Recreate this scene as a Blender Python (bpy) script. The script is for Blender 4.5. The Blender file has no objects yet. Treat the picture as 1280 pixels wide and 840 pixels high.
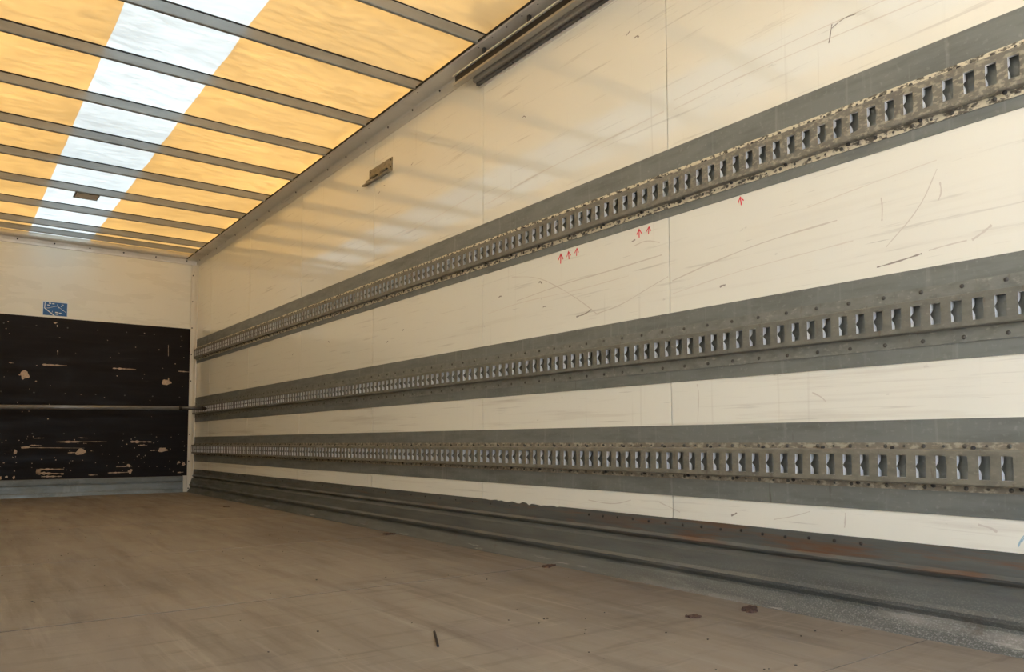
import bpy, math, random
from mathutils import Vector, Matrix, noise

random.seed(7)
SC = bpy.context.scene
COL = SC.collection

# ------------------------------------------------------------------ camera
D = 2.2263          # inner face of the right wall (x)
XL = D - 2.48       # inner face of the left wall
L = 8.8027          # inner face of the front wall (y)
H = 0.52806         # camera height above the floor
Y0 = -2.10           # rear edge of the load space (open doors)
F_PX, CX, CY = 966.49, 627.66, 491.70
YAW, PITCH, ROLL = 0.6272, 0.0635, -0.0009

fwd0 = Vector((math.sin(YAW), math.cos(YAW), 0)); rt = Vector((math.cos(YAW), -math.sin(YAW), 0)); up0 = Vector((0, 0, 1))
fw = fwd0 * math.cos(PITCH) + up0 * math.sin(PITCH)
upv = up0 * math.cos(PITCH) - fwd0 * math.sin(PITCH)
r2 = rt * math.cos(ROLL) + upv * math.sin(ROLL)
u2 = upv * math.cos(ROLL) - rt * math.sin(ROLL)
cam_d = bpy.data.cameras.new('camera')
cam = bpy.data.objects.new('camera', cam_d); COL.objects.link(cam)
cam.matrix_world = Matrix(((r2.x, u2.x, -fw.x, 0), (r2.y, u2.y, -fw.y, 0), (r2.z, u2.z, -fw.z, H), (0, 0, 0, 1)))
cam_d.sensor_width = 36.0
cam_d.lens = F_PX / 1280 * 36.0
cam_d.shift_x = (640 - CX) / 1280
cam_d.shift_y = (CY - 420) / 1280
cam_d.clip_start = 0.01
SC.camera = cam

# ------------------------------------------------------------------ sky, sun, exposure
SUN_EL, SUN_AZ = math.radians(56), math.radians(40)      # azimuth measured from +y towards +x
world = bpy.data.worlds.new('sky'); SC.world = world; world.use_nodes = True
wn = world.node_tree.nodes; wl = world.node_tree.links
bg = wn['Background']
sky = wn.new('ShaderNodeTexSky'); sky.sky_type = 'NISHITA'; sky.sun_disc = False
sky.sun_elevation = SUN_EL; sky.sun_rotation = SUN_AZ; sky.air_density = 1.0; sky.dust_density = 6.0; sky.ozone_density = 0.6
wl.new(sky.outputs[0], bg.inputs[0]); bg.inputs[1].default_value = 0.93
sd = bpy.data.lights.new('sun', 'SUN'); sd.energy = 11.0; sd.angle = math.radians(0.6); sd.color = (1.0, 0.95, 0.87)
sun = bpy.data.objects.new('sun', sd); COL.objects.link(sun)
sv = Vector((math.sin(SUN_AZ) * math.cos(SUN_EL), math.cos(SUN_AZ) * math.cos(SUN_EL), math.sin(SUN_EL)))
sun.rotation_euler = sv.to_track_quat('Z', 'Y').to_euler(); sun.location = (6, 6, 12)
SC.view_settings.view_transform = 'Standard'; SC.view_settings.look = 'None'
SC.view_settings.gamma = 1.0; SC.view_settings.use_curve_mapping = False
SC.view_settings.exposure = 1.35
SC.cycles.max_bounces = 18; SC.cycles.diffuse_bounces = 14; SC.cycles.glossy_bounces = 5

# ------------------------------------------------------------------ helpers
class MB:
    def __init__(s): s.v = []; s.f = []
    def quad(s, a, b, c, d):
        n = len(s.v); s.v += [a, b, c, d]; s.f.append((n, n + 1, n + 2, n + 3)); return s
    def poly(s, pts):
        n = len(s.v); s.v += list(pts); s.f.append(tuple(range(n, n + len(pts)))); return s
    def box(s, x0, x1, y0, y1, z0, z1):
        n = len(s.v)
        s.v += [(x, y, z) for x in (x0, x1) for y in (y0, y1) for z in (z0, z1)]
        for q in ((0, 1, 3, 2), (4, 6, 7, 5), (0, 4, 5, 1), (2, 3, 7, 6), (0, 2, 6, 4), (1, 5, 7, 3)): s.f.append(tuple(n + i for i in q))
        return s
    def slab(s, pts, axis_dir, t):
        """closed plate: outline pts, extruded by axis_dir*t"""
        n = len(s.v); k = len(pts); e = Vector(axis_dir) * t
        s.v += [tuple(p) for p in pts] + [tuple(Vector(p) + e) for p in pts]
        s.f.append(tuple(n + i for i in range(k))[::-1]); s.f.append(tuple(n + k + i for i in range(k)))
        for i in range(k): s.f.append((n + i, n + (i + 1) % k, n + k + (i + 1) % k, n + k + i))
        return s
    def loft(s, rings, closed=True, caps=True):
        n = len(s.v); k = len(rings[0])
        for r in rings: s.v += [tuple(p) for p in r]
        for j in range(len(rings) - 1):
            for i in range(k if closed else k - 1):
                a = n + j * k + i; b = n + j * k + (i + 1) % k
                s.f.append((a, b, b + k, a + k))
        if caps and closed:
            s.f.append(tuple(n + i for i in range(k))[::-1]); s.f.append(tuple(n + (len(rings) - 1) * k + i for i in range(k)))
        return s
    def tube(s, a, b, r0, r1=None, n=16):
        a, b = Vector(a), Vector(b); r1 = r0 if r1 is None else r1
        d = (b - a).normalized(); u = d.orthogonal().normalized(); w = d.cross(u)
        ring = lambda c, r: [tuple(c + u * (r * math.cos(2 * math.pi * i / n)) + w * (r * math.sin(2 * math.pi * i / n))) for i in range(n)]
        return s.loft([ring(a, r0), ring(b, r1)])
    def dome(s, c, nrm, r, hgt, n=8):
        c, d = Vector(c), Vector(nrm).normalized(); u = d.orthogonal().normalized(); w = d.cross(u)
        ring = lambda q, o: [tuple(c + d * o + u * (q * math.cos(2 * math.pi * i / n)) + w * (q * math.sin(2 * math.pi * i / n))) for i in range(n)]
        return s.loft([ring(r, 0), ring(r * .85, hgt * .6), ring(r * .4, hgt)])
    def build(s, name, mat, parent=None, smooth=False, bevel=0.0):
        me = bpy.data.meshes.new(name); me.from_pydata(s.v, [], s.f); me.update()
        o = bpy.data.objects.new(name, me); COL.objects.link(o)
        me.materials.append(mat)
        if smooth:
            for p in me.polygons: p.use_smooth = True
        if bevel:
            b = o.modifiers.new('bevel', 'BEVEL'); b.width = bevel; b.segments = 2; b.limit_method = 'ANGLE'
        if parent: o.parent = parent
        return o

def tag(o, label=None, cat=None, kind=None, group=None):
    if label: o['label'] = label
    if cat: o['category'] = cat
    if kind: o['kind'] = kind
    if group: o['group'] = group
    return o
def empty(name, loc=(0, 0, 0)):
    o = bpy.data.objects.new(name, None); COL.objects.link(o); o.empty_display_size = .1
    return o            # parts are modelled in world coordinates, so the Empty stays at the origin

def material(name, base, rough=.5, metal=0.0, layers=(), bump=None, spec=.5, rough_layer=None, coat=0.0, coat_rough=.1):
    """layers: (noise scale xyz, detail, lo, hi, colour, strength[, y/z window]) mixed over base"""
    m = bpy.data.materials.new(name); m.use_nodes = True
    nt = m.node_tree; N = nt.nodes; K = nt.links
    b = N['Principled BSDF']; geo = N.new('ShaderNodeNewGeometry')
    b.inputs['Roughness'].default_value = rough; b.inputs['Metallic'].default_value = metal
    b.inputs['Specular IOR Level'].default_value = spec
    b.inputs['Coat Weight'].default_value = coat; b.inputs['Coat Roughness'].default_value = coat_rough
    def tex(scale, detail, off=0.0, distort=0.0):
        mp = N.new('ShaderNodeMapping'); K.new(geo.outputs['Position'], mp.inputs[0])
        mp.inputs['Scale'].default_value = scale; mp.inputs['Location'].default_value = (off, off * 1.7, off * .3)
        t = N.new('ShaderNodeTexNoise'); K.new(mp.outputs[0], t.inputs['Vector'])
        t.inputs['Scale'].default_value = 1.0; t.inputs['Detail'].default_value = detail; t.inputs['Roughness'].default_value = .6
        t.inputs['Distortion'].default_value = distort
        return t.outputs['Fac']
    def ramp(fac, lo, hi):
        r = N.new('ShaderNodeMapRange'); K.new(fac, r.inputs[0])
        r.inputs[1].default_value = lo; r.inputs[2].default_value = hi
        return r.outputs[0]
    def mul(a, b_):
        q = N.new('ShaderNodeMath'); q.operation = 'MULTIPLY'
        for i, v in enumerate((a, b_)):
            if isinstance(v, (int, float)): q.inputs[i].default_value = v
            else: K.new(v, q.inputs[i])
        return q.outputs[0]
    rgb = N.new('ShaderNodeRGB'); rgb.outputs[0].default_value = (*base, 1); cur = rgb.outputs[0]
    sep = None
    for i, ly in enumerate(layers):
        sc, det, lo, hi, colr, st = ly[:6]
        f = mul(ramp(tex(sc, det, 3.1 * (i + 1)), lo, hi), st)
        for win in ly[6:]:                       # (axis, a, b): fades in from a to b
            if sep is None:
                sep = N.new('ShaderNodeSeparateXYZ'); K.new(geo.outputs['Position'], sep.inputs[0])
            f = mul(f, ramp(sep.outputs[win[0]], win[1], win[2]))
        mx = N.new('ShaderNodeMix'); mx.data_type = 'RGBA'
        K.new(f, mx.inputs[0]); K.new(cur, mx.inputs[6]); mx.inputs[7].default_value = (*colr, 1)
        cur = mx.outputs[2]
    K.new(cur, b.inputs['Base Color'])
    if rough_layer:
        sc, det, lo, hi, ra, rb = rough_layer
        r = N.new('ShaderNodeMapRange'); K.new(tex(sc, det, 9.7), r.inputs[0])
        for k, v in enumerate((lo, hi, ra, rb)): r.inputs[k + 1].default_value = v
        K.new(r.outputs[0], b.inputs['Roughness'])
    if bump:
        sc, det, st, dist = bump
        bp = N.new('ShaderNodeBump'); bp.inputs['Strength'].default_value = st; bp.inputs['Distance'].default_value = dist
        K.new(tex(sc, det, 5.5), bp.inputs['Height']); K.new(bp.outputs[0], b.inputs['Normal'])
    return m

def tarp_material(name, trans, refl, wrinkle):
    m = bpy.data.materials.new(name); m.use_nodes = True
    nt = m.node_tree; N = nt.nodes; K = nt.links
    N.remove(N['Principled BSDF']); out = N['Material Output']
    geo = N.new('ShaderNodeNewGeometry')
    mp = N.new('ShaderNodeMapping'); K.new(geo.outputs['Position'], mp.inputs[0]); mp.inputs['Scale'].default_value = (9, 24, 9)
    t = N.new('ShaderNodeTexNoise'); K.new(mp.outputs[0], t.inputs['Vector']); t.inputs['Scale'].default_value = 1; t.inputs['Detail'].default_value = 9; t.inputs['Roughness'].default_value = .7
    mp2 = N.new('ShaderNodeMapping'); K.new(geo.outputs['Position'], mp2.inputs[0]); mp2.inputs['Scale'].default_value = (1.1, 1.7, 1)
    t2 = N.new('ShaderNodeTexNoise'); K.new(mp2.outputs[0], t2.inputs['Vector']); t2.inputs['Scale'].default_value = 1; t2.inputs['Detail'].default_value = 6
    mr = N.new('ShaderNodeMapRange'); K.new(t.outputs[0], mr.inputs[0])
    for i, v in enumerate((.35, .62, 1.0 - wrinkle, 1.04)): mr.inputs[i + 1].default_value = v
    mr2 = N.new('ShaderNodeMapRange'); K.new(t2.outputs[0], mr2.inputs[0])
    for i, v in enumerate((.3, .7, 1.0 - wrinkle * .8, 1.05)): mr2.inputs[i + 1].default_value = v
    mu = N.new('ShaderNodeMath'); mu.operation = 'MULTIPLY'; K.new(mr.outputs[0], mu.inputs[0]); K.new(mr2.outputs[0], mu.inputs[1])
    mx = N.new('ShaderNodeMix'); mx.data_type = 'RGBA'; mx.blend_type = 'MULTIPLY'; mx.inputs[0].default_value = 1
    mx.inputs[6].default_value = (*trans, 1); K.new(mu.outputs[0], mx.inputs[7])
    tr = N.new('ShaderNodeBsdfTranslucent'); K.new(mx.outputs[2], tr.inputs[0])
    df = N.new('ShaderNodeBsdfDiffuse'); df.inputs[0].default_value = (*refl, 1)
    ad = N.new('ShaderNodeAddShader'); K.new(tr.outputs[0], ad.inputs[0]); K.new(df.outputs[0], ad.inputs[1])
    K.new(ad.outputs[0], out.inputs[0])
    return m

# ------------------------------------------------------------------ materials
CREAM = (.89, .885, .80)
M = {}
M['panel'] = material('cream_laminate', CREAM, .2, layers=(
    ((.6, .5, .9), 4, .4, .7, (.85, .83, .74), .5),
    ((3, 2.0, 55), 5, .60, .72, (.46, .43, .38), .42),
    ((3, 4.0, 120), 6, .66, .74, (.22, .20, .18), .45, (2, 2.5, 1.2)),
    ((14, 14, 30), 6, .70, .78, (.25, .22, .19), .5, (2, 2.3, 1.4)),
    ((2, .9, 22), 6, .55, .74, (.58, .53, .45), .6, (2, 1.4, .7)),
    ((2, .7, 30), 6, .60, .72, (.42, .37, .31), .45, (2, .85, .5)),
    ((2, 40, 1.2), 3, .66, .80, (.58, .54, .47), .35),
), bump=((1.5, 1.3, 1.5), 2, .05, .01), rough_layer=((2, 1.5, 20), 5, .35, .75, .04, .12), spec=1.0)
M['front'] = material('cream_front_laminate', (.88, .875, .78), .3, layers=(
    ((.9, .5, .9), 4, .4, .75, (.78, .75, .67), .5), ((1.5, 2, 40), 5, .64, .76, (.5, .46, .40), .3)),
    bump=((2, 1, 2), 2, .1, .01), rough_layer=((2, 1.5, 9), 4, .3, .8, .2, .42))
M['core'] = material('dark_joint_filler', (.04, .036, .03), .8)
M['galv'] = material('galvanised_steel', (.225, .242, .236), .46, .35, layers=(
    ((5, 4, 22), 6, .45, .7, (.15, .16, .155), .75),
    ((9, 34, 1.6), 4, .60, .74, (.37, .39, .38), .45),
    ((30, 60, 60), 3, .58, .75, (.40, .42, .41), .35),
    ((6, 26, 2.4), 5, .66, .74, (.10, .085, .07), .5)), rough_layer=((6, 8, 30), 5, .3, .7, .34, .6), bump=((10, 6, 60), 4, .12, .002))
M['kick'] = material('worn_kick_plate_steel', (.125, .135, .13), .5, .25, layers=(
    ((4, 2, 26), 6, .42, .68, (.075, .082, .08), .8),
    ((5, 3.0, 40), 5, .50, .68, (.16, .075, .035), .85, (2, .14, .185), (1, 2.6, 2.0)),
    ((30, 5, 60), 5, .56, .70, (.20, .10, .05), .6, (2, .16, .2)),
    ((260, 180, 260), 3, .50, .70, (.42, .43, .44), .6, (2, .15, .03), (1, 2.6, 1.0)),
    ((4, 1.6, 14), 5, .52, .70, (.46, .44, .41), .5, (2, .13, .06), (1, 2.7, 1.7)),
    ((9, 3.0, 40), 5, .60, .68, (.55, .54, .50), .7, (2, .035, .01)),
    ((9, 9, 9), 6, .62, .72, (.09, .06, .04), .7, (2, .10, .04))), rough_layer=((6, 5, 30), 5, .3, .7, .3, .62), bump=((20, 8, 60), 5, .25, .003))
def rail_mat(name, base, paint, lo, hi, amt, win=()):
    return material(name, base, .48, .35, layers=(
        ((22, 20, 40), 7, .42, .68, tuple(c * .6 for c in base), .6),
        ((60, 46, 80), 6, lo, hi, paint, amt) + win,
        ((30, 60, 14), 6, .62, .72, (.13, .08, .05), .4)), bump=((60, 50, 60), 4, .3, .002), rough_layer=((20, 20, 20), 4, .3, .7, .36, .66))
M['rail1'] = rail_mat('rail_steel_with_cream_paint', (.235, .225, .195), (.62, .57, .44), .50, .60, .45, ((1, 2.4, 1.3),))
M['rail1f'] = rail_mat('flange_with_flaking_cream_paint', (.17, .155, .13), (.80, .75, .60), .42, .50, .95)
M['rail2'] = rail_mat('plain_rail_steel', (.215, .215, .19), (.36, .36, .32), .60, .72, .5)
M['rail2f'] = rail_mat('plain_flange_steel', (.25, .26, .245), (.46, .46, .41), .58, .70, .5)
M['rail3'] = rail_mat('olive_rail_steel', (.25, .24, .20), (.40, .38, .31), .58, .70, .5)
M['rail3f'] = rail_mat('flange_with_worn_beige_paint', (.27, .245, .205), (.56, .52, .42), .48, .62, .7)
M['zinc'] = material('bright_zinc', (.84, .85, .86), .4, .35)
M['rivet'] = material('rivet_steel', (.10, .095, .085), .5, .5)
M['bolt'] = material('dark_bolt', (.035, .03, .028), .6, .3)
M['alu'] = material('dull_aluminium', (.68, .66, .60), .42, .2, layers=(((8, 3, 8), 5, .4, .7, (.55, .53, .48), .6), ((2, 2, 60), 4, .6, .75, (.2, .19, .17), .4)), rough_layer=((8, 4, 8), 4, .3, .7, .32, .5))
M['track'] = material('grey_track_metal', (.42, .40, .35), .38, .55, layers=(((8, 3, 8), 5, .4, .7, (.30, .285, .25), .6),))
M['bow'] = material('grey_roof_bow', (.30, .31, .30), .42, .5, layers=(((3, 10, 10), 5, .45, .7, (.20, .205, .2), .6),))
M['rubber_shade'] = material('black_rubber_and_shade', (.02, .018, .015), .8)  # edge seal rubber, also the painted shade line above the bows
M['trimw'] = material('white_corner_trim', (.72, .69, .61), .4, layers=(((20, 20, 5), 6, .6, .72, (.35, .31, .26), .7),))
M['ply'] = material('dark_film_faced_plywood', (.0075, .0048, .0042), .5, layers=(
    ((2.2, 2, 30), 5, .5, .75, (.016, .011, .009), .7), ((2, 2, 70), 6, .68, .74, (.16, .13, .10), .6), ((40, 2, 60), 5, .74, .78, (.4, .3, .22), .7)),
    rough_layer=((2, 2, 12), 5, .3, .7, .4, .65), bump=((4, 4, 40), 4, .1, .003), spec=.2)
M['wood'] = material('bare_wood_chip', (.60, .46, .33), .8, layers=(((60, 60, 60), 5, .5, .65, (.36, .25, .17), .7),))
M['floor'] = material('worn_brown_floor_board', (.27, .230, .182), .6, layers=(
    ((1.2, .5, 1), 5, .40, .68, (.175, .142, .110), .8),
    ((13, 1.3, 1), 8, .50, .66, (.115, .092, .074), .55),
    ((2.4, 22, 1), 8, .54, .70, (.135, .110, .088), .6),
    ((34, 1.7, 1), 7, .58, .70, (.36, .31, .25), .5),
    ((3, 34, 1), 7, .60, .72, (.35, .30, .235), .45),
    ((1.8, 1.2, 1), 5, .55, .72, (.30, .245, .18), .5),
    ((1.7, 1.0, 1), 4, .52, .66, (.19, .15, .14), .6, (1, 3.0, 1.0)),
    ((55, 40, 1), 3, .745, .77, (.03, .022, .018), .8)), rough_layer=((7, 1.5, 1), 6, .35, .7, .42, .7), bump=((60, 20, 1), 6, .25, .003), spec=.4)
M['seam'] = material('seam_filler', (.02, .016, .013), 1.0, spec=0.0)
M['steel_dark'] = material('dark_bar_steel', (.10, .10, .10), .38, .7, layers=(((5, 20, 20), 5, .5, .7, (.2, .2, .19), .6),))
M['barsteel'] = material('scuffed_bar_steel', (.26, .26, .255), .42, .5, layers=(((5, 20, 20), 5, .5, .7, (.14, .14, .135), .7),))
M['plate'] = material('tarnished_bracket', (.30, .27, .21), .45, .5, layers=(((40, 40, 40), 5, .5, .65, (.16, .14, .10), .8),))
M['blue'] = material('blue_print', (.012, .12, .36), .4)
M['white'] = material('white_print', (.78, .84, .86), .5)
M['red'] = material('red_marker_ink', (.78, .06, .09), .6)
M['bluechalk'] = material('blue_crayon', (.38, .56, .66), .7)
M['scuff'] = material('grey_scuff', (.64, .60, .53), .4)
M['scufff'] = material('faint_scuff', (.71, .67, .59), .3)
M['scuffd'] = material('dark_scuff', (.33, .30, .26), .6)
M['rust'] = material('rusty_scrap', (.085, .045, .028), .85, layers=(((120, 120, 120), 5, .5, .65, (.035, .02, .014), .9),))
M['black'] = material('black_plastic', (.012, .009, .009), .6)
M['asphalt'] = material('asphalt_yard', (.34, .335, .32), .9, layers=(((40, 40, 40), 5, .45, .65, (.42, .41, .39), .7),))
M['bark'] = material('tree_bark', (.16, .12, .09), .9)
M['leaf'] = material('green_leaf', (.10, .20, .05), .5)
M['tarp_y'] = tarp_material('translucent_yellow_tarpaulin', (.0475, .0288, .0086), (.66, .59, .42), .38)
M['tarp_w'] = tarp_material('translucent_white_tarpaulin', (.0425, .0530, .0565), (.74, .76, .76), .34)

# ------------------------------------------------------------------ setting: yard
tag(MB().box(-60, 60, -60, 60, -1.4, -1.2).build('ground', M['asphalt']), 'grey asphalt yard outside the open rear end', kind='structure')

# ------------------------------------------------------------------ floor boards
floor = empty('floor'); tag(floor, 'worn brown board floor of the load space', kind='structure')
MB().box(XL - .03, D + .03, Y0, L + .03, -.12, -.02).build('sub_floor', M['seam'], floor)
seams = [Y0, 1.04, 2.605, 3.972, 5.52, 7.03, 8.50, L]
for a, b in zip(seams[:-1], seams[1:]):
    g = lambda q: .002 if q == 1.04 else .005
    MB().box(XL, D, a + g(a), b - g(b), -.02, 0).build('floor_board', M['floor'], floor)

for y in seams[1:-1]:
    w = .0018 if y == 1.04 else .0048
    MB().box(XL, D, y - w, y + w, -.0205, -.0015).build('seam_strip', M['seam'], floor)

# ------------------------------------------------------------------ right wall
wall_r = empty('wall_right'); tag(wall_r, 'long cream side wall with three grey rail bands', kind='structure')
MB().box(D + .006, D + .04, Y0, L + .04, -.1, 2.60).build('wall_core', M['core'], wall_r)
joints = [Y0, .735, 1.983, 3.237, 4.485, 5.732, 6.98, 8.23, L]
panels = []
for a, b in zip(joints[:-1], joints[1:]):
    panels.append((a, b, MB().box(D, D + .008, a + .0024, b - .0024, 0, 2.56).build('wall_panel', M['panel'], wall_r)))
def panel_at(y):
    for a, b, o in panels:
        if a <= y <= b: return o

# left wall and front wall
wall_l = MB().box(XL - .04, XL, Y0, L + .04, -.1, 2.60).build('wall_left', M['panel']); tag(wall_l, 'cream side wall opposite the rail wall', kind='structure')
wall_f = MB().box(XL, D, L, L + .04, -.1, 2.60).build('wall_front', M['front']); tag(wall_f, 'cream front wall with dark plywood lower half', kind='structure')
PY = L - .012
ply = MB().box(XL + .05, 2.168, PY, L, .172, 1.770).build('plywood_panel', M['ply'], wall_f, bevel=.002)
tag(ply, 'dark brown scraped plywood panel')

def blotch(cx, cz, w, h_, n=18, rough=.35, y=PY - .0006):
    pts = []; rs = [1 + random.uniform(-rough, rough) * 1.6 for _ in range(n)]
    for i in range(n):
        a = 2 * math.pi * i / n; r = rs[i] * .5 + rs[i - 1] * .25 + rs[(i + 1) % n] * .25
        pts.append((cx + math.cos(a) * w / 2 * r, y, cz + math.sin(a) * h_ / 2 * r))
    return pts
def streak(x0, z0, x1, z1, w, n=14, y=PY - .0006):
    top, bot = [], []
    for i in range(n + 1):
        t = i / n; e = w / 2 * (.25 + .75 * random.random()) * (.4 + .6 * math.sin(math.pi * min(1, t * 1.3 + .1)))
        x, z = x0 + (x1 - x0) * t, z0 + (z1 - z0) * t
        if abs(x1 - x0) > abs(z1 - z0): top.append((x, y, z + e)); bot.append((x, y, z - e))
        else: top.append((x + e, y, z)); bot.append((x - e, y, z))
    return top + bot[::-1]
chips = [blotch(.632, 1.193, .085, .10), blotch(.60, 1.19, .03, .02), blotch(1.935, 1.176, .09, .055), blotch(1.955, 1.205, .012, .05, 8),
         blotch(1.145, .437, .085, .055), blotch(1.92, .458, .10, .045), blotch(.585, .447, .03, .045), blotch(.655, .482, .08, .025),
         streak(.78, 1.298, .995, 1.299, .026), streak(1.41, 1.297, 1.63, 1.297, .022), streak(2.05, 1.30, 2.166, 1.298, .014),
         streak(.925, .538, 1.23, .54, .024), streak(1.23, .54, 1.375, .54, .010), streak(1.60, .54, 1.80, .538, .032), streak(1.67, .503, 1.76, .503, .014),
         streak(.65, .484, 1.175, .476, .009), streak(.70, .505, .80, .503, .020), streak(1.03, .43, 1.12, .432, .014), streak(1.79, .448, 1.89, .452, .010),
         streak(.765, .270, 1.00, .270, .022), streak(.765, .235, 1.00, .222, .040), streak(.81, .20, .98, .198, .026), blotch(.785, .245, .05, .05),
         streak(1.47, .282, 1.62, .284, .014), streak(1.395, .222, 1.60, .224, .016), blotch(1.60, .235, .045, .045), blotch(1.59, .29, .045, .03),
         streak(1.943, 1.58, 1.946, 1.455, .010), streak(.505, 1.30, .54, 1.298, .010), streak(.91, 1.45, .912, 1.40, .012), streak(1.22, .205, 1.30, .203, .016),
         streak(2.07, .21, 2.13, .212, .016), blotch(2.13, .30, .04, .03), blotch(2.08, .32, .03, .02), blotch(.47, .20, .035, .03), blotch(.52, .205, .02, .02),
         blotch(.58, .195, .018, .03), blotch(.88, 1.72, .03, .012), blotch(.90, 1.69, .012, .02), streak(.73, .575, .82, .577, .012), streak(1.12, .58, 1.2, .577, .010)]
for pt in chips:
    MB().slab(pt, (0, 1, 0), .0012).build('bare_chip', M['wood'], ply)
mb = MB()
for _ in range(120):
    x, z = random.uniform(.4, 2.14), random.choice((random.uniform(.2, .6), random.uniform(.2, 1.75)))
    mb.slab(blotch(x, z, random.uniform(.004, .014), random.uniform(.003, .012), 6), (0, 1, 0), .001)
tag(mb.build('chip_specks', M['wood'], ply), kind='stuff')
mb = MB()
for x in [.45 + .27 * i for i in range(7)]:
    for z in (1.68, 1.02, .62): mb.dome((x, PY, z), (0, -1, 0), .007, .002)
tag(mb.build('panel_screw_row', M['rivet'], ply), kind='stuff')

# ------------------------------------------------------------------ kick plates (baseboards)
def kick_profile(top):
    return [(D + .004, top), (D - .006, top), (D - .010, .186), (D - .018, .176), (D - .016, .170), (D - .004, .160), (D - .012, .150), (D - .022, .142),
            (D - .036, .092), (D - .046, .082), (D - .044, .072), (D - .032, .058), (D - .034, .050), (D - .066, .004), (D - .068, 0), (D + .004, 0)]
ys = [Y0 + .01]
while ys[-1] < L - .06:
    ys.append(ys[-1] + (.022 if 2.3 < ys[-1] < 3.3 else .12))
ys[-1] = L - .05
rings = []
for y in ys:
    top = .246
    if 2.62 < y < 3.2: top += random.uniform(-.010, .004) * (1 if 2.75 < y < 3.05 else .4)
    j = noise.noise(Vector((y * 1.6, 0, 0))) * .004
    rings.append([(x + (j if .01 < z < .2 else 0), y, z) for x, z in kick_profile(top)])
base_r = tag(MB().loft(rings).build('baseboard_right', M['kick']), 'long ribbed galvanised kick plate along the foot of the rail wall', kind='structure')
mb = MB()
for y in [1.25 + .085 * i for i in range(15)]:
    mb.dome((D - .007, y, .226 + random.uniform(-.003, .003)), (-1, 0, 0), .006, .004)
for y in [3.0 + .16 * i for i in range(34)]:
    mb.dome((D - .007, y, .226), (-1, 0, 0), .005, .003)
tag(mb.build('rivet_row', M['bolt'], base_r), kind='stuff')
fp = [(L + .002, .172), (L - .026, .172), (L - .032, .166), (L - .030, .122), (L - .022, .116), (L - .022, .110), (L - .032, .104), (L - .034, .040), (L - .042, .032), (L - .046, 0), (L + .002, 0)]
tag(MB().loft([[(x, y, z) for y, z in fp] for x in (XL + .02, 2.122)]).build('baseboard_front', M['galv']), 'low ribbed galvanised kick plate under the dark plywood', kind='structure')

# ------------------------------------------------------------------ trims: roof-edge profiles and corner post
cant = [(D, 2.468), (D - .006, 2.470), (D - .012, 2.516), (D - .018, 2.522), (D - .112, 2.522), (D - .118, 2.526), (D - .117, 2.531), (D - .065, 2.584), (D, 2.60)]
t1 = tag(MB().loft([[(x, y, z) for x, z in cant] for y in (Y0, L - .005)]).build('trim_1', M['alu']), 'dull aluminium roof-edge profile above the rail wall', kind='structure')
mb = MB()
y = 2.40
while y < L - .1:
    mb.dome((D - .011, y, 2.514), (-.8, 0, -.5), .0075, .006); y += .313
y = .5
while y < L - .1:
    mb.dome((D - .095, y, 2.522), (0, 0, -1), .004, .002)
    y += .12 if y < 3.05 else .62
tag(mb.build('screw_row', M['bolt'], t1), kind='stuff')
MB().box(D - .122, D - .116, Y0, L - .02, 2.529, 2.539).build('edge_seal', M['rubber_shade'], t1)
cf = [(L, 2.475), (L - .006, 2.477), (L - .010, 2.500), (L - .020, 2.530), (L - .034, 2.536), (L - .06, 2.540), (L - .07, 2.555), (L - .07, 2.60), (L, 2.60)]
t2 = tag(MB().loft([[(x, yy, z) for yy, z in cf] for x in (XL, D - .02)]).build('trim_2', M['alu']), 'aluminium roof-edge profile above the front wall', kind='structure')
mb = MB()
for i in range(8): mb.dome((2.11 - .315 * i, L - .015, 2.515), (0, -.8, -.4), .008, .006)
tag(mb.build('screw_row', M['bolt'], t2), kind='stuff')
tag(MB().loft([[(XL - (x - D), y, z) for x, z in cant] for y in (Y0, L - .005)]).build('trim_3', M['alu']), 'roof-edge profile above the opposite wall', kind='structure')
post = [(2.166, L), (2.166, L - .018), (2.178, L - .022), (2.196, L - .030), (2.206, L - .042), (2.214, L - .060), (D, L - .062), (D, L)]
t4 = tag(MB().loft([[(x, y, z) for x, y in post] for z in (.002, 2.475)]).build('trim_4', M['trimw']), 'white corner trim between front wall and rail wall', kind='structure')
MB().loft([[(x, y, z) for x, y in ((2.124, L), (2.124, L - .030), (2.132, L - .036), (2.158, L - .036), (2.166, L - .028), (2.166, L))] for z in (.002, .176)]).build('trim_foot', M['trimw'], t4)
mb = MB()
for i in range(9): mb.dome((2.180, L - .022, 2.36 - .29 * i), (-.1, -1, 0), .008, .004)
tag(mb.build('screw_row', M['bolt'], t4), kind='stuff')

# ------------------------------------------------------------------ ceiling: tarpaulin and roof bows
TZ = 2.585
ceil = empty('ceiling'); tag(ceil, 'translucent yellow roof with a white centre strip', kind='structure')
def tarp(name, x0, x1, mt):
    mb = MB(); nx = max(4, int((x1 - x0) / .07)); ny = 130
    for j in range(ny + 1):
        yy = Y0 + (L - Y0) * j / ny
        for i in range(nx + 1):
            x = x0 + (x1 - x0) * i / nx
            ph = ((yy - 3.1067) / .6278) % 1.0
            z = TZ - .010 * math.sin(math.pi * ph) ** 2 + .006 * noise.noise(Vector((x * 2.2, yy * 3.1, 0)))
            mb.v.append((x, yy, max(z, TZ - .014)))
    for j in range(ny):
        for i in range(nx):
            a = j * (nx + 1) + i; mb.f.append((a, a + 1, a + nx + 2, a + nx + 1))
    return mb.build(name, mt, ceil, smooth=True)
WX0, WX1 = .620, 1.157
tarp('yellow_sheet', XL, WX0 - .0, M['tarp_y']); tarp('white_strip', WX0, WX1, M['tarp_w']); tarp('yellow_sheet', WX1, D, M['tarp_y'])
bows = [3.1067 + .6278 * k for k in range(-4, 9)] + [8.43]
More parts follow.
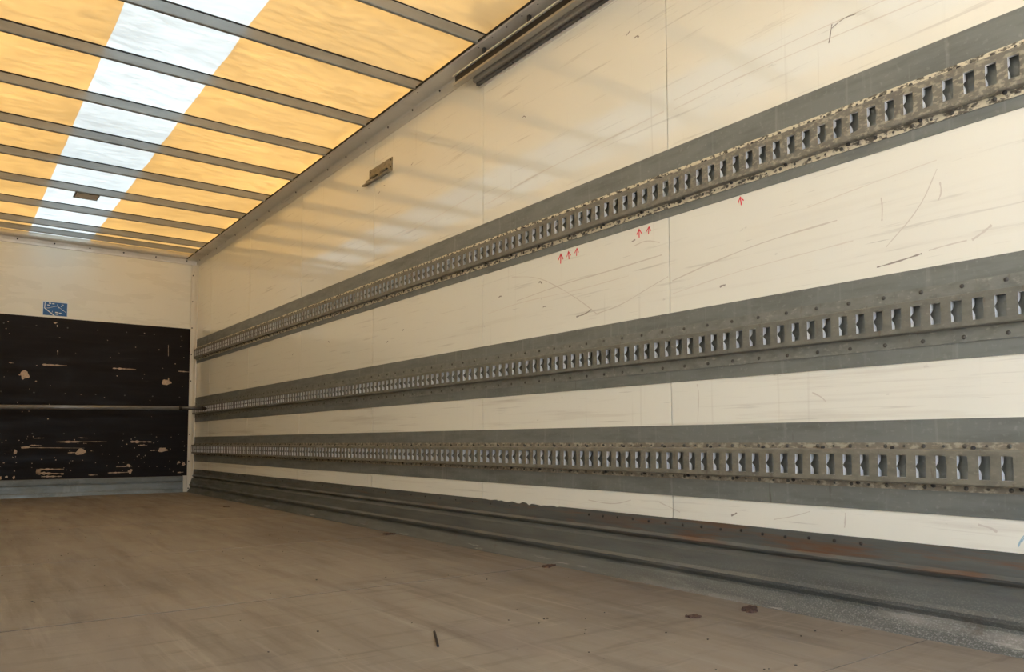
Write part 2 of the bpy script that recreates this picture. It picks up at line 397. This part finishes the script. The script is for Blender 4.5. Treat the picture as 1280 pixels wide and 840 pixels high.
for yb in bows:
    b = MB().loft([[(x, yb + o, z) for o, z in ((0, 2.578), (0, 2.530), (.003, 2.526), (.019, 2.526), (.022, 2.530), (.022, 2.578))] for x in (XL + .02, D - .02)]).build('roof_bow', M['bow'], ceil)
    MB().box(XL + .02, D - .02, yb - .004, yb + .026, 2.5785, 2.5845).build('bow_shade_strip', M['rubber_shade'], b)  # black strip added to draw the shadow line between bow and tarp

# ------------------------------------------------------------------ lashing rails
PITCH_S, SW = .0537, .0265
def lashing_rail(label, zc, band, flange_half, face_half, slot_half, m_face, m_flange, face_label, wide=False):
    root = empty('lashing_rail'); tag(root, label, 'rail')
    ya, yb = Y0 + .02, L - .035
    tag(MB().box(D - .003, D + .0005, ya, yb, band[0], band[1]).build('backing_band', M['galv'], root), 'flat grey galvanised band')
    xb, xf = D - .0035, D - .028
    za, zb = zc - slot_half, zc + slot_half
    # slotted face with inward lips
    mb = MB(); lips = MB(); K_ = 12
    y_first = .858 - PITCH_S * 9
    n0 = math.ceil((ya + .03 - y_first) / PITCH_S)
    y = y_first + n0 * PITCH_S
    prev = ya
    zs = [za + (zb - za) * k / K_ for k in range(K_ + 1)]
    while y < yb - .01:
        s0, s1 = y - SW, y                 # slot from s0 to s1
        e0, e1 = prev, y
        lo, hi, dep = [], [], []
        for k in range(K_ + 1):
            u = k / K_; g = math.exp(-((u - .5) / .15) ** 2)
            lo.append(s0 - .0022 * g); hi.append(s1 + .0010 * g)
            dep.append(.0170 - .0155 * g)
        mb.quad((xf, e0, zb), (xf, e1, zb), (xf, e1, zc + face_half - .004), (xf, e0, zc + face_half - .004))
        mb.quad((xf, e0, zc - face_half + .004), (xf, e1, zc - face_half + .004), (xf, e1, za), (xf, e0, za))
        for k in range(K_):
            mb.quad((xf, e0, zs[k]), (xf, lo[k], zs[k]), (xf, lo[k + 1], zs[k + 1]), (xf, e0, zs[k + 1]))
            for edge in (lo, hi):
                lips.quad((xf + .0005, edge[k], zs[k]), (xf + dep[k], edge[k], zs[k]), (xf + dep[k + 1], edge[k + 1], zs[k + 1]), (xf + .0005, edge[k + 1], zs[k + 1]))
        for zz in (za, zb):
            lips.quad((xf, s0, zz), (xf + .008, s0, zz), (xf + .008, s1, zz), (xf, s1, zz))
        prev = y; y += PITCH_S
    mb.quad((xf, prev, zc - face_half + .004), (xf, yb, zc - face_half + .004), (xf, yb, zc + face_half - .004), (xf, prev, zc + face_half - .004))
    # rolled shoulders back to the wall
    for sgn in (1, -1):
        prof = [(xf, zc + sgn * (face_half - .004)), (xf + .0015, zc + sgn * (face_half - .001)), (xf + .005, zc + sgn * face_half), (xb, zc + sgn * (face_half + .001))]
        for p, q in zip(prof[:-1], prof[1:]):
            mb.quad((p[0], ya, p[1]), (p[0], yb, p[1]), (q[0], yb, q[1]), (q[0], ya, q[1]))
    face = mb.build('slotted_face', m_face, root); tag(face, face_label)
    tag(lips.build('slot_lips', M['zinc'], face), kind='stuff')
    for sgn in (1, -1):
        zi, zo = zc + sgn * (face_half - .001), zc + sgn * flange_half
        z0, z1 = min(zi, zo), max(zi, zo)
        fl = MB().box(D - .0065, D - .003, ya, yb, z0, z1).build('flange', m_flange, root)
        mb = MB(); i = 0
        yy = .8477 * .998 - PITCH_S * 9
        zr = (zi + zo) / 2 + (sgn * .006 if wide else 0)
        while yy < yb - .02:
            if yy > ya + .02:
                if wide:
                    if i % 2 == 0: mb.dome((D - .0065, yy + .045, zr), (-1, 0, 0), .0062, .0035)
                else: mb.dome((D - .0065, yy, zr), (-1, 0, 0), .0062 if i % 2 else .0038, .0035)
            yy += PITCH_S; i += 1
        tag(mb.build('rivet_row', M['rivet'], fl), kind='stuff')
        if not wide:
            mb = MB(); yy = (.934 if sgn > 0 else 1.0399) * .995 - .2157 * 2; 
            while yy < yb - .02:
                if yy > ya + .02:
                    mb.dome((D - .013, yy, zc + sgn * (face_half + .003)), (-.7, 0, sgn * .7), .0065, .006)
                yy += .2157
            tag(mb.build('bolt_row', M['bolt'], fl), kind='stuff')
    return root
lashing_rail('topmost slotted lashing rail with flaking cream paint on a grey band', 1.492, (1.3882, 1.6515), .071, .051, .0295, M['rail1'], M['rail1f'], 'slotted face with worn cream paint')
lashing_rail('middle slotted lashing rail with wide plain riveted flanges on a grey band', .8795, (.753, 1.0172), .083, .045, .0290, M['rail2'], M['rail2f'], 'plain slotted steel face', wide=True)
lashing_rail('lowest slotted lashing rail just above the kick plate, olive grey face', .4605, (.3297, .5917), .066, .048, .0310, M['rail3'], M['rail3f'], 'olive grey slotted face')

# ------------------------------------------------------------------ hanging track and wall track, top right
ht = empty('hanging_track'); tag(ht, 'narrow dark-slotted track hung below the roof-edge profile', 'track')
MB().loft([[(x, y, z) for x, z in ((2.134, 2.418), (2.134, 2.430), (2.150, 2.432), (2.152, 2.440), (2.168, 2.440), (2.168, 2.418))] for y in (Y0, 3.385)]).build('lower_lip', M['track'], ht)
MB().box(2.150, 2.168, Y0, 3.39, 2.440, 2.475).build('dark_web', M['black'], ht)
MB().box(2.140, 2.170, Y0, 3.40, 2.475, 2.482).build('upper_lip', M['alu'], ht)
for yy in (.9, 1.4, 1.95, 2.4, 2.75, 3.12):
    MB().box(2.150, 2.166, yy, yy + .014, 2.482, 2.523).build('hanger', M['steel_dark'], ht)
wt = empty('wall_track'); tag(wt, 'broad metal channel fixed to the upper wall beside the hanging track', 'track')
MB().loft([[(x, y, z) for x, z in ((D, 2.449), (2.186, 2.446), (2.178, 2.440), (2.178, 2.418), (2.181, 2.416), (2.178, 2.414), (2.178, 2.404), (2.184, 2.400), (D, 2.402))] for y in (Y0, 3.262)]).build('channel', M['track'], wt)
MB().box(2.196, D, Y0, 3.258, 2.3885, 2.401).build('under_lip', M['steel_dark'], wt)
MB().box(2.214, D, Y0, 3.262, 2.382, 2.3885).build('wall_flange', M['alu'], wt)
for yy in (1.2, 1.9, 2.45, 2.95):
    MB().dome((2.205, yy, 2.3885), (0, 0, -1), .006, .004).build('screw', M['bolt'], wt)

# ------------------------------------------------------------------ small wall bracket
br = empty('wall_bracket'); tag(br, 'small tarnished metal bracket plate on the upper cream wall', 'bracket')
ya, yb, za, zb = 4.236, 4.556, 2.226, 2.314
mb = MB(); xp = D - .004
ws = [(4.292, 4.372), (4.430, 4.510)]
mb.box(xp, D, ya, yb, za + .034, zb)
for p, q in ((ya, ws[0][0]), (ws[0][1], ws[1][0]), (ws[1][1], yb)): mb.box(xp, D, p, q, za, za + .034)
mb.build('plate', M['plate'], br)
MB().loft([[(x, y, z) for x, z in ((D, za - .001), (D - .030, za - .008), (D - .032, za), (D - .028, za + .003), (D, za + .005))] for y in (ya + .004, yb + .055)]).build('ledge', M['plate'], br)
MB().box(xp, D, yb + .008, yb + .055, za + .006, za + .034).build('side_tab', M['plate'], br)
for p, q in ws:
    MB().loft([[(x, y, z) for x, z in ((D, za + .033), (D - .020, za + .030), (D - .022, za + .016), (D - .019, za + .016), (D - .017, za + .026), (D, za + .028))] for y in (p, q)]).build('hook', M['steel_dark'], br)
for y, z in ((ya + .02, zb - .014), (yb - .016, zb - .016), (ya + .02, za + .03)):
    MB().dome((xp, y, z), (-1, 0, 0), .006, .003).build('rivet', M['bolt'], br)

# ------------------------------------------------------------------ roof plate under the white strip
rp = empty('roof_plate'); tag(rp, 'small grey rectangular plate under the white roof strip', 'plate')
px0, px1, py0, py1 = .812, .992, 6.985, 7.185
MB().box(px0, px1, py0, py1, 2.560, 2.5695).build('base_plate', M['steel_dark'], rp, bevel=.002)
mb = MB(); n = 14
top = [(px0 + .012 + (px1 - px0 - .024) * i / n, py0 + .035 + .012 * math.sin(i * .9)) for i in range(n + 1)]
bot = [(px0 + .012 + (px1 - px0 - .024) * i / n, py1 - .03 - .016 * math.sin(i * .55 + .5)) for i in range(n + 1)]
mb.slab([(x, y, 2.5595) for x, y in top + bot[::-1]], (0, 0, -1), .003).build('peeled_cover', M['alu'], rp)

# ------------------------------------------------------------------ load bar across the front
lb = empty('load_bar'); tag(lb, 'dark steel load bar spanning in front of the plywood panel', 'bar')
A, B = Vector((XL + .001, 8.60, .8522)), Vector((D - .030, 8.20, .8805))
P = lambda t: A + (B - A) * t
MB().tube(P(0.02), P(.9), .0215, n=20).build('outer_tube', M['barsteel'], lb, smooth=True)
MB().tube(P(.9), P(.985), .0180, n=20).build('inner_tube', M['steel_dark'], lb, smooth=True)
MB().tube(P(.895), P(.905), .0235, n=20).build('collar', M['bolt'], lb, smooth=True)
for t0, t1_ in ((.0, .022), (.98, 1.0)): MB().tube(P(t0), P(t1_), .024, .011, n=12).build('end_plug', M['bolt'], lb)

# ------------------------------------------------------------------ blue sticker on the front wall
st = empty('instruction_sticker'); tag(st, 'small blue and white instruction sticker above the plywood panel', 'sticker')
SX = lambda u: .764 + (u - 53) / 31.0 * .2196
SZ = lambda v: 1.931 - (v - 376) / 20.0 * .1387
ys_ = L - .0012
MB().box(SX(53), SX(84.6), ys_, L, SZ(396.2), SZ(375.6)).build('white_border', M['white'], st)
MB().box(SX(54.2), SX(83.6), ys_ - .0006, ys_, SZ(395.8), SZ(376.8)).build('blue_field', M['blue'], st)
Q = lambda a, b: (40 + a / 21.0, 370 + b / 21.0)
mb = MB()
def bar(p, q, w):
    (u0, v0), (u1, v1) = Q(*p), Q(*q)
    a, b = Vector((SX(u0), SZ(v0))), Vector((SX(u1), SZ(v1))); d = (b - a).normalized(); nrm = Vector((-d.y, d.x)) * w / 2
    c = [a + nrm, b + nrm, b - nrm, a - nrm]
    mb.slab([(v.x, ys_ - .0008, v.y) for v in c], (0, -1, 0), .0004)
bar((330, 330), (640, 585), .009); bar((345, 130), (335, 330), .007)
bar((440, 320), (660, 245), .003); bar((660, 245), (900, 430), .003); bar((385, 330), (450, 322), .004)
bar((520, 460), (545, 405), .003); bar((660, 190), (660, 250), .003)
for p, q, w in (((440, 178), (500, 180), .009), ((525, 184), (585, 186), .009), ((400, 235), (470, 240), .009), ((770, 195), (820, 200), .006), ((750, 250), (785, 255), .007),
                ((610, 440), (690, 448), .011), ((705, 455), (770, 458), .010), ((620, 505), (690, 508), .004), ((690, 285), (715, 298), .007), ((790, 358), (820, 370), .007)): bar(p, q, w)
mb.build('white_drawing', M['white'], st)

# ------------------------------------------------------------------ marks drawn or scratched on the wall panels
def arrow(y, z, s=1.0, lean=0.0):
    x = D - .0004
    rot = lambda a, b: (x, y + (a * math.cos(lean) - b * math.sin(lean)) * s, z + (a * math.sin(lean) + b * math.cos(lean)) * s)
    mb = MB(); w = .0028
    mb.slab([rot(-w, -.022), rot(w, -.022), rot(w, .016), rot(-w, .016)], (-1, 0, 0), .0003)
    for g in (-1, 1):
        mb.slab([rot(g * .017, -.003), rot(g * .014, -.008), rot(0, .014), rot(0, .022)][::g], (-1, 0, 0), .0003)
    o = mb.build('arrow_mark', M['red'], panel_at(y)); tag(o, 'small red arrow pointing up')
for y, z, s, ln in ((1.6536, 1.368, .75, -.15), (2.0868, 1.362, .75, .1), (2.1385, 1.362, .85, 0), (2.5131, 1.362, .85, .1), (2.5665, 1.358, .9, -.1), (2.6213, 1.354, 1.1, .05)):
    arrow(y, z, s, ln)
def scratch(pts, w, mt):
    y_ = sum(p[0] for p in pts) / len(pts); par = panel_at(y_); x = D - .0003
    # smooth the polyline
    v = [Vector((p[0], p[1])) for p in pts]
    for _ in range(2):
        o = [v[0]]
        for a, b in zip(v[:-1], v[1:]): o += [a * .75 + b * .25, a * .25 + b * .75]
        v = o + [v[-1]]
    mb = MB()
    l, r = [], []
    for i, p in enumerate(v):
        d = (v[min(i + 1, len(v) - 1)] - v[max(i - 1, 0)]).normalized(); nrm = Vector((-d.y, d.x)) * w / 2 * random.uniform(.5, 1.2)
        l.append(p + nrm); r.append(p - nrm)
    for i in range(len(v) - 1):
        mb.quad((x, l[i].x, l[i].y), (x, l[i + 1].x, l[i + 1].y), (x, r[i + 1].x, r[i + 1].y), (x, r[i].x, r[i].y))
    mb.build('scratch', mt, par)
S, SD, SF = M['scuff'], M['scuffd'], M['scufff']
scratch([(2.99, 1.334), (2.789, 1.300), (2.617, 1.215), (2.484, 1.137), (2.384, 1.067)], .004, S)
scratch([(2.95, 1.21), (2.6, 1.235), (2.3, 1.24), (2.02, 1.25)], .005, S)
scratch([(3.2, 1.18), (2.9, 1.20), (2.55, 1.19), (2.2, 1.20)], .004, SF)
scratch([(2.40, 1.07), (2.25, 1.085), (2.1, 1.13), (1.99, 1.16)], .004, S)
scratch([(1.97, 1.14), (1.75, 1.18), (1.55, 1.205), (1.3, 1.215)], .005, S)
scratch([(1.97, 1.09), (1.7, 1.12), (1.5, 1.13), (1.25, 1.14)], .004, SF)
scratch([(2.52, 1.075), (2.46, 1.08), (2.42, 1.095)], .006, SD)
scratch([(2.18, 1.335), (2.16, 1.34)], .007, SD)
scratch([(2.17, 1.315), (2.10, 1.325), (2.03, 1.30)], .004, S)
scratch([(1.2985, 1.843), (1.305, 1.81), (1.311, 1.786)], .004, SD)
scratch([(1.30, 1.83), (1.26, 1.845), (1.22, 1.84)], .003, SD)
scratch([(.9174, 1.0705), (.89, 1.085), (.8677, 1.10)], .007, S)
scratch([(1.18, 1.045), (1.12, 1.05), (1.05, 1.06)], .005, SD)
scratch([(1.03, 1.065), (.98, 1.07), (.93, 1.072)], .004, S)
scratch([(.9935, 1.25), (.99, 1.22), (1.0, 1.2)], .004, S)
scratch([(1.16, 1.18), (1.157, 1.22), (1.16, 1.25)], .005, S)
scratch([(1.4, 1.28), (1.2, 1.30), (1.0, 1.315)], .003, SF)
scratch([(1.15, 1.10), (1.05, 1.19), (1.0, 1.29)], .003, S)
scratch([(3.19, 1.75), (2.8, 1.79), (2.3, 1.80), (2.0, 1.81)], .006, SF)
scratch([(4.4, 1.80), (3.9, 1.79), (3.3, 1.83)], .006, SF)
scratch([(1.95, 1.80), (1.6, 1.81), (1.3, 1.80), (1.0, 1.79)], .005, SF)
scratch([(1.95, 1.835), (1.5, 1.85), (1.1, 1.84)], .004, SF)
scratch([(1.40, .685), (1.37, .67), (1.355, .655)], .005, S)
scratch([(1.86, .60), (1.85, .70), (1.86, .74)], .003, S)
scratch([(2.45, .285), (2.3, .275), (2.2, .30)], .004, S)
scratch([(2.05, .30), (1.98, .28), (1.95, .27)], .004, S)
scratch([(1.55, .275), (1.48, .29), (1.42, .31)], .003, S)
scratch([(1.30, .315), (1.302, .285), (1.305, .27)], .005, S)
scratch([(.93, .31), (.90, .305), (.885, .295)], .007, S)
scratch([(.838, .262), (.83, .285), (.815, .30)], .004, M['bluechalk']); scratch([(.832, .275), (.82, .29), (.805, .312)], .005, M['bluechalk'])
for y, z in ((3.1, 1.25), (2.78, 1.27), (2.75, 1.15), (1.75, 1.08), (1.72, .275), (4.1, 1.2), (4.3, 1.15), (5.2, 1.25), (5.9, 1.22), (4.0, 2.19), (4.36, 2.16), (4.43, 2.13), (4.68, 2.24), (4.75, 2.23), (2.9, 2.1), (2.2, 2.2), (2.15, 2.17), (1.35, 2.05)):
    scratch([(y, z), (y - .012, z + .004), (y - .024, z + random.uniform(-.01, .012))], random.uniform(.004, .009), SD)

# ------------------------------------------------------------------ loose bits on the floor
a, b = Vector((1.1313, 1.8828, .003)), Vector((1.0606, 1.7467, .003))
rod = MB().tube(a, b, .0034, n=8).build('thin_rod', M['black']); tag(rod, 'short thin black rod lying on the open floor', 'rod')
def scrap(x, y, r, label, seed, mt='rust', flat=.22):
    random.seed(seed); root = empty('floor_scrap'); tag(root, label, 'scrap')
    for k in range(5):
        n = 7; cx, cy = x + random.uniform(-r, r) * .7, y + random.uniform(-r, r) * .7
        a0 = random.uniform(0, 6.28); rr = r * random.uniform(.35, .7)
        pts = []
        for i in range(n):
            t = a0 + 2 * math.pi * i / n; q = rr * random.uniform(.5, 1.15)
            pts.append((cx + math.cos(t) * q * 1.5, cy + math.sin(t) * q, .0015 + abs(math.sin(t * 1.5 + k)) * r * flat))
        c = (cx, cy, .003 + r * flat * random.uniform(.3, 1.1))
        mb = MB(); mb.v = pts + [c] + [(p[0], p[1], 0.0) for p in pts]
        for i in range(n):
            mb.f.append((i, (i + 1) % n, n)); mb.f.append((i, n + 1 + i, n + 1 + (i + 1) % n, (i + 1) % n))
        mb.build('flake', M[mt], root)
    return root
scrap(2.085, 1.54, .034, 'largest heap of rusty scrap, nearest beside the kick plate', 11)
scrap(1.868, 1.589, .020, 'small dark scrap lying out from the kick plate', 12)
scrap(2.118, 2.58, .034, 'orange-brown rust crumbs where a floor seam meets the kick plate', 13, flat=.15)
scrap(2.12, 4.03, .030, 'thin splinter beside the kick plate midway along', 14, flat=.2)
scrap(1.935, 6.56, .022, 'pair of dark crumbs on the far floor near the corner', 15)

random.seed(21); mb = MB()
for _ in range(110):
    x, y = random.uniform(.2, 2.1), 1.1 + 5.5 * random.random() ** 1.5; r = random.uniform(.0014, .0034)
    mb.slab([(x + r * random.uniform(.6, 1.4) * math.cos(a), y + r * random.uniform(.6, 1.4) * math.sin(a), 0.0) for a in (0, 1.2, 2.5, 3.8, 5.1)], (0, 0, 1), r * .7)
tag(mb.build('floor_grit', M['black']), 'scattered dark grit on the brown floor', 'grit', kind='stuff')

# ------------------------------------------------------------------ tree outside whose crown shades part of the roof
random.seed(5)
tr = empty('shade_tree'); tag(tr, 'leafy tree standing outside beside the trailer', 'tree')
MB().loft([[(4.5 + dx + r * math.cos(a * .785), 2.6 + r * math.sin(a * .785), z) for a in range(8)] for z, r, dx in ((-1.2, .30, 0), (1.5, .22, .05), (4.0, .16, -.1), (6.0, .07, -.2))]).build('trunk', M['bark'], tr)
mb = MB()
while len(mb.f) < 8000:
    p = Vector((random.uniform(-1, 1), random.uniform(-1, 1), random.uniform(-1, 1)))
    if p.x ** 4 + p.y ** 4 + p.z ** 4 > 1: continue
    if noise.noise(Vector((p.x * 2.2, p.y * 3.0, p.z * 2.0))) < -.28: continue
    c = Vector((4.32, 2.77, 6.2)) + Vector((p.x * 1.15, p.y * 2.2, p.z * .9))
    u = Vector((random.uniform(-1, 1), random.uniform(-1, 1), random.uniform(-1, 1))).normalized(); w = u.orthogonal().normalized(); s = random.uniform(.07, .13)
    mb.quad(*[tuple(c + u * (s * i) + w * (s * .55 * j)) for i, j in ((-1, 0), (0, -1), (1, 0), (0, 1))])
tag(mb.build('crown', M['leaf'], tr), kind='stuff')
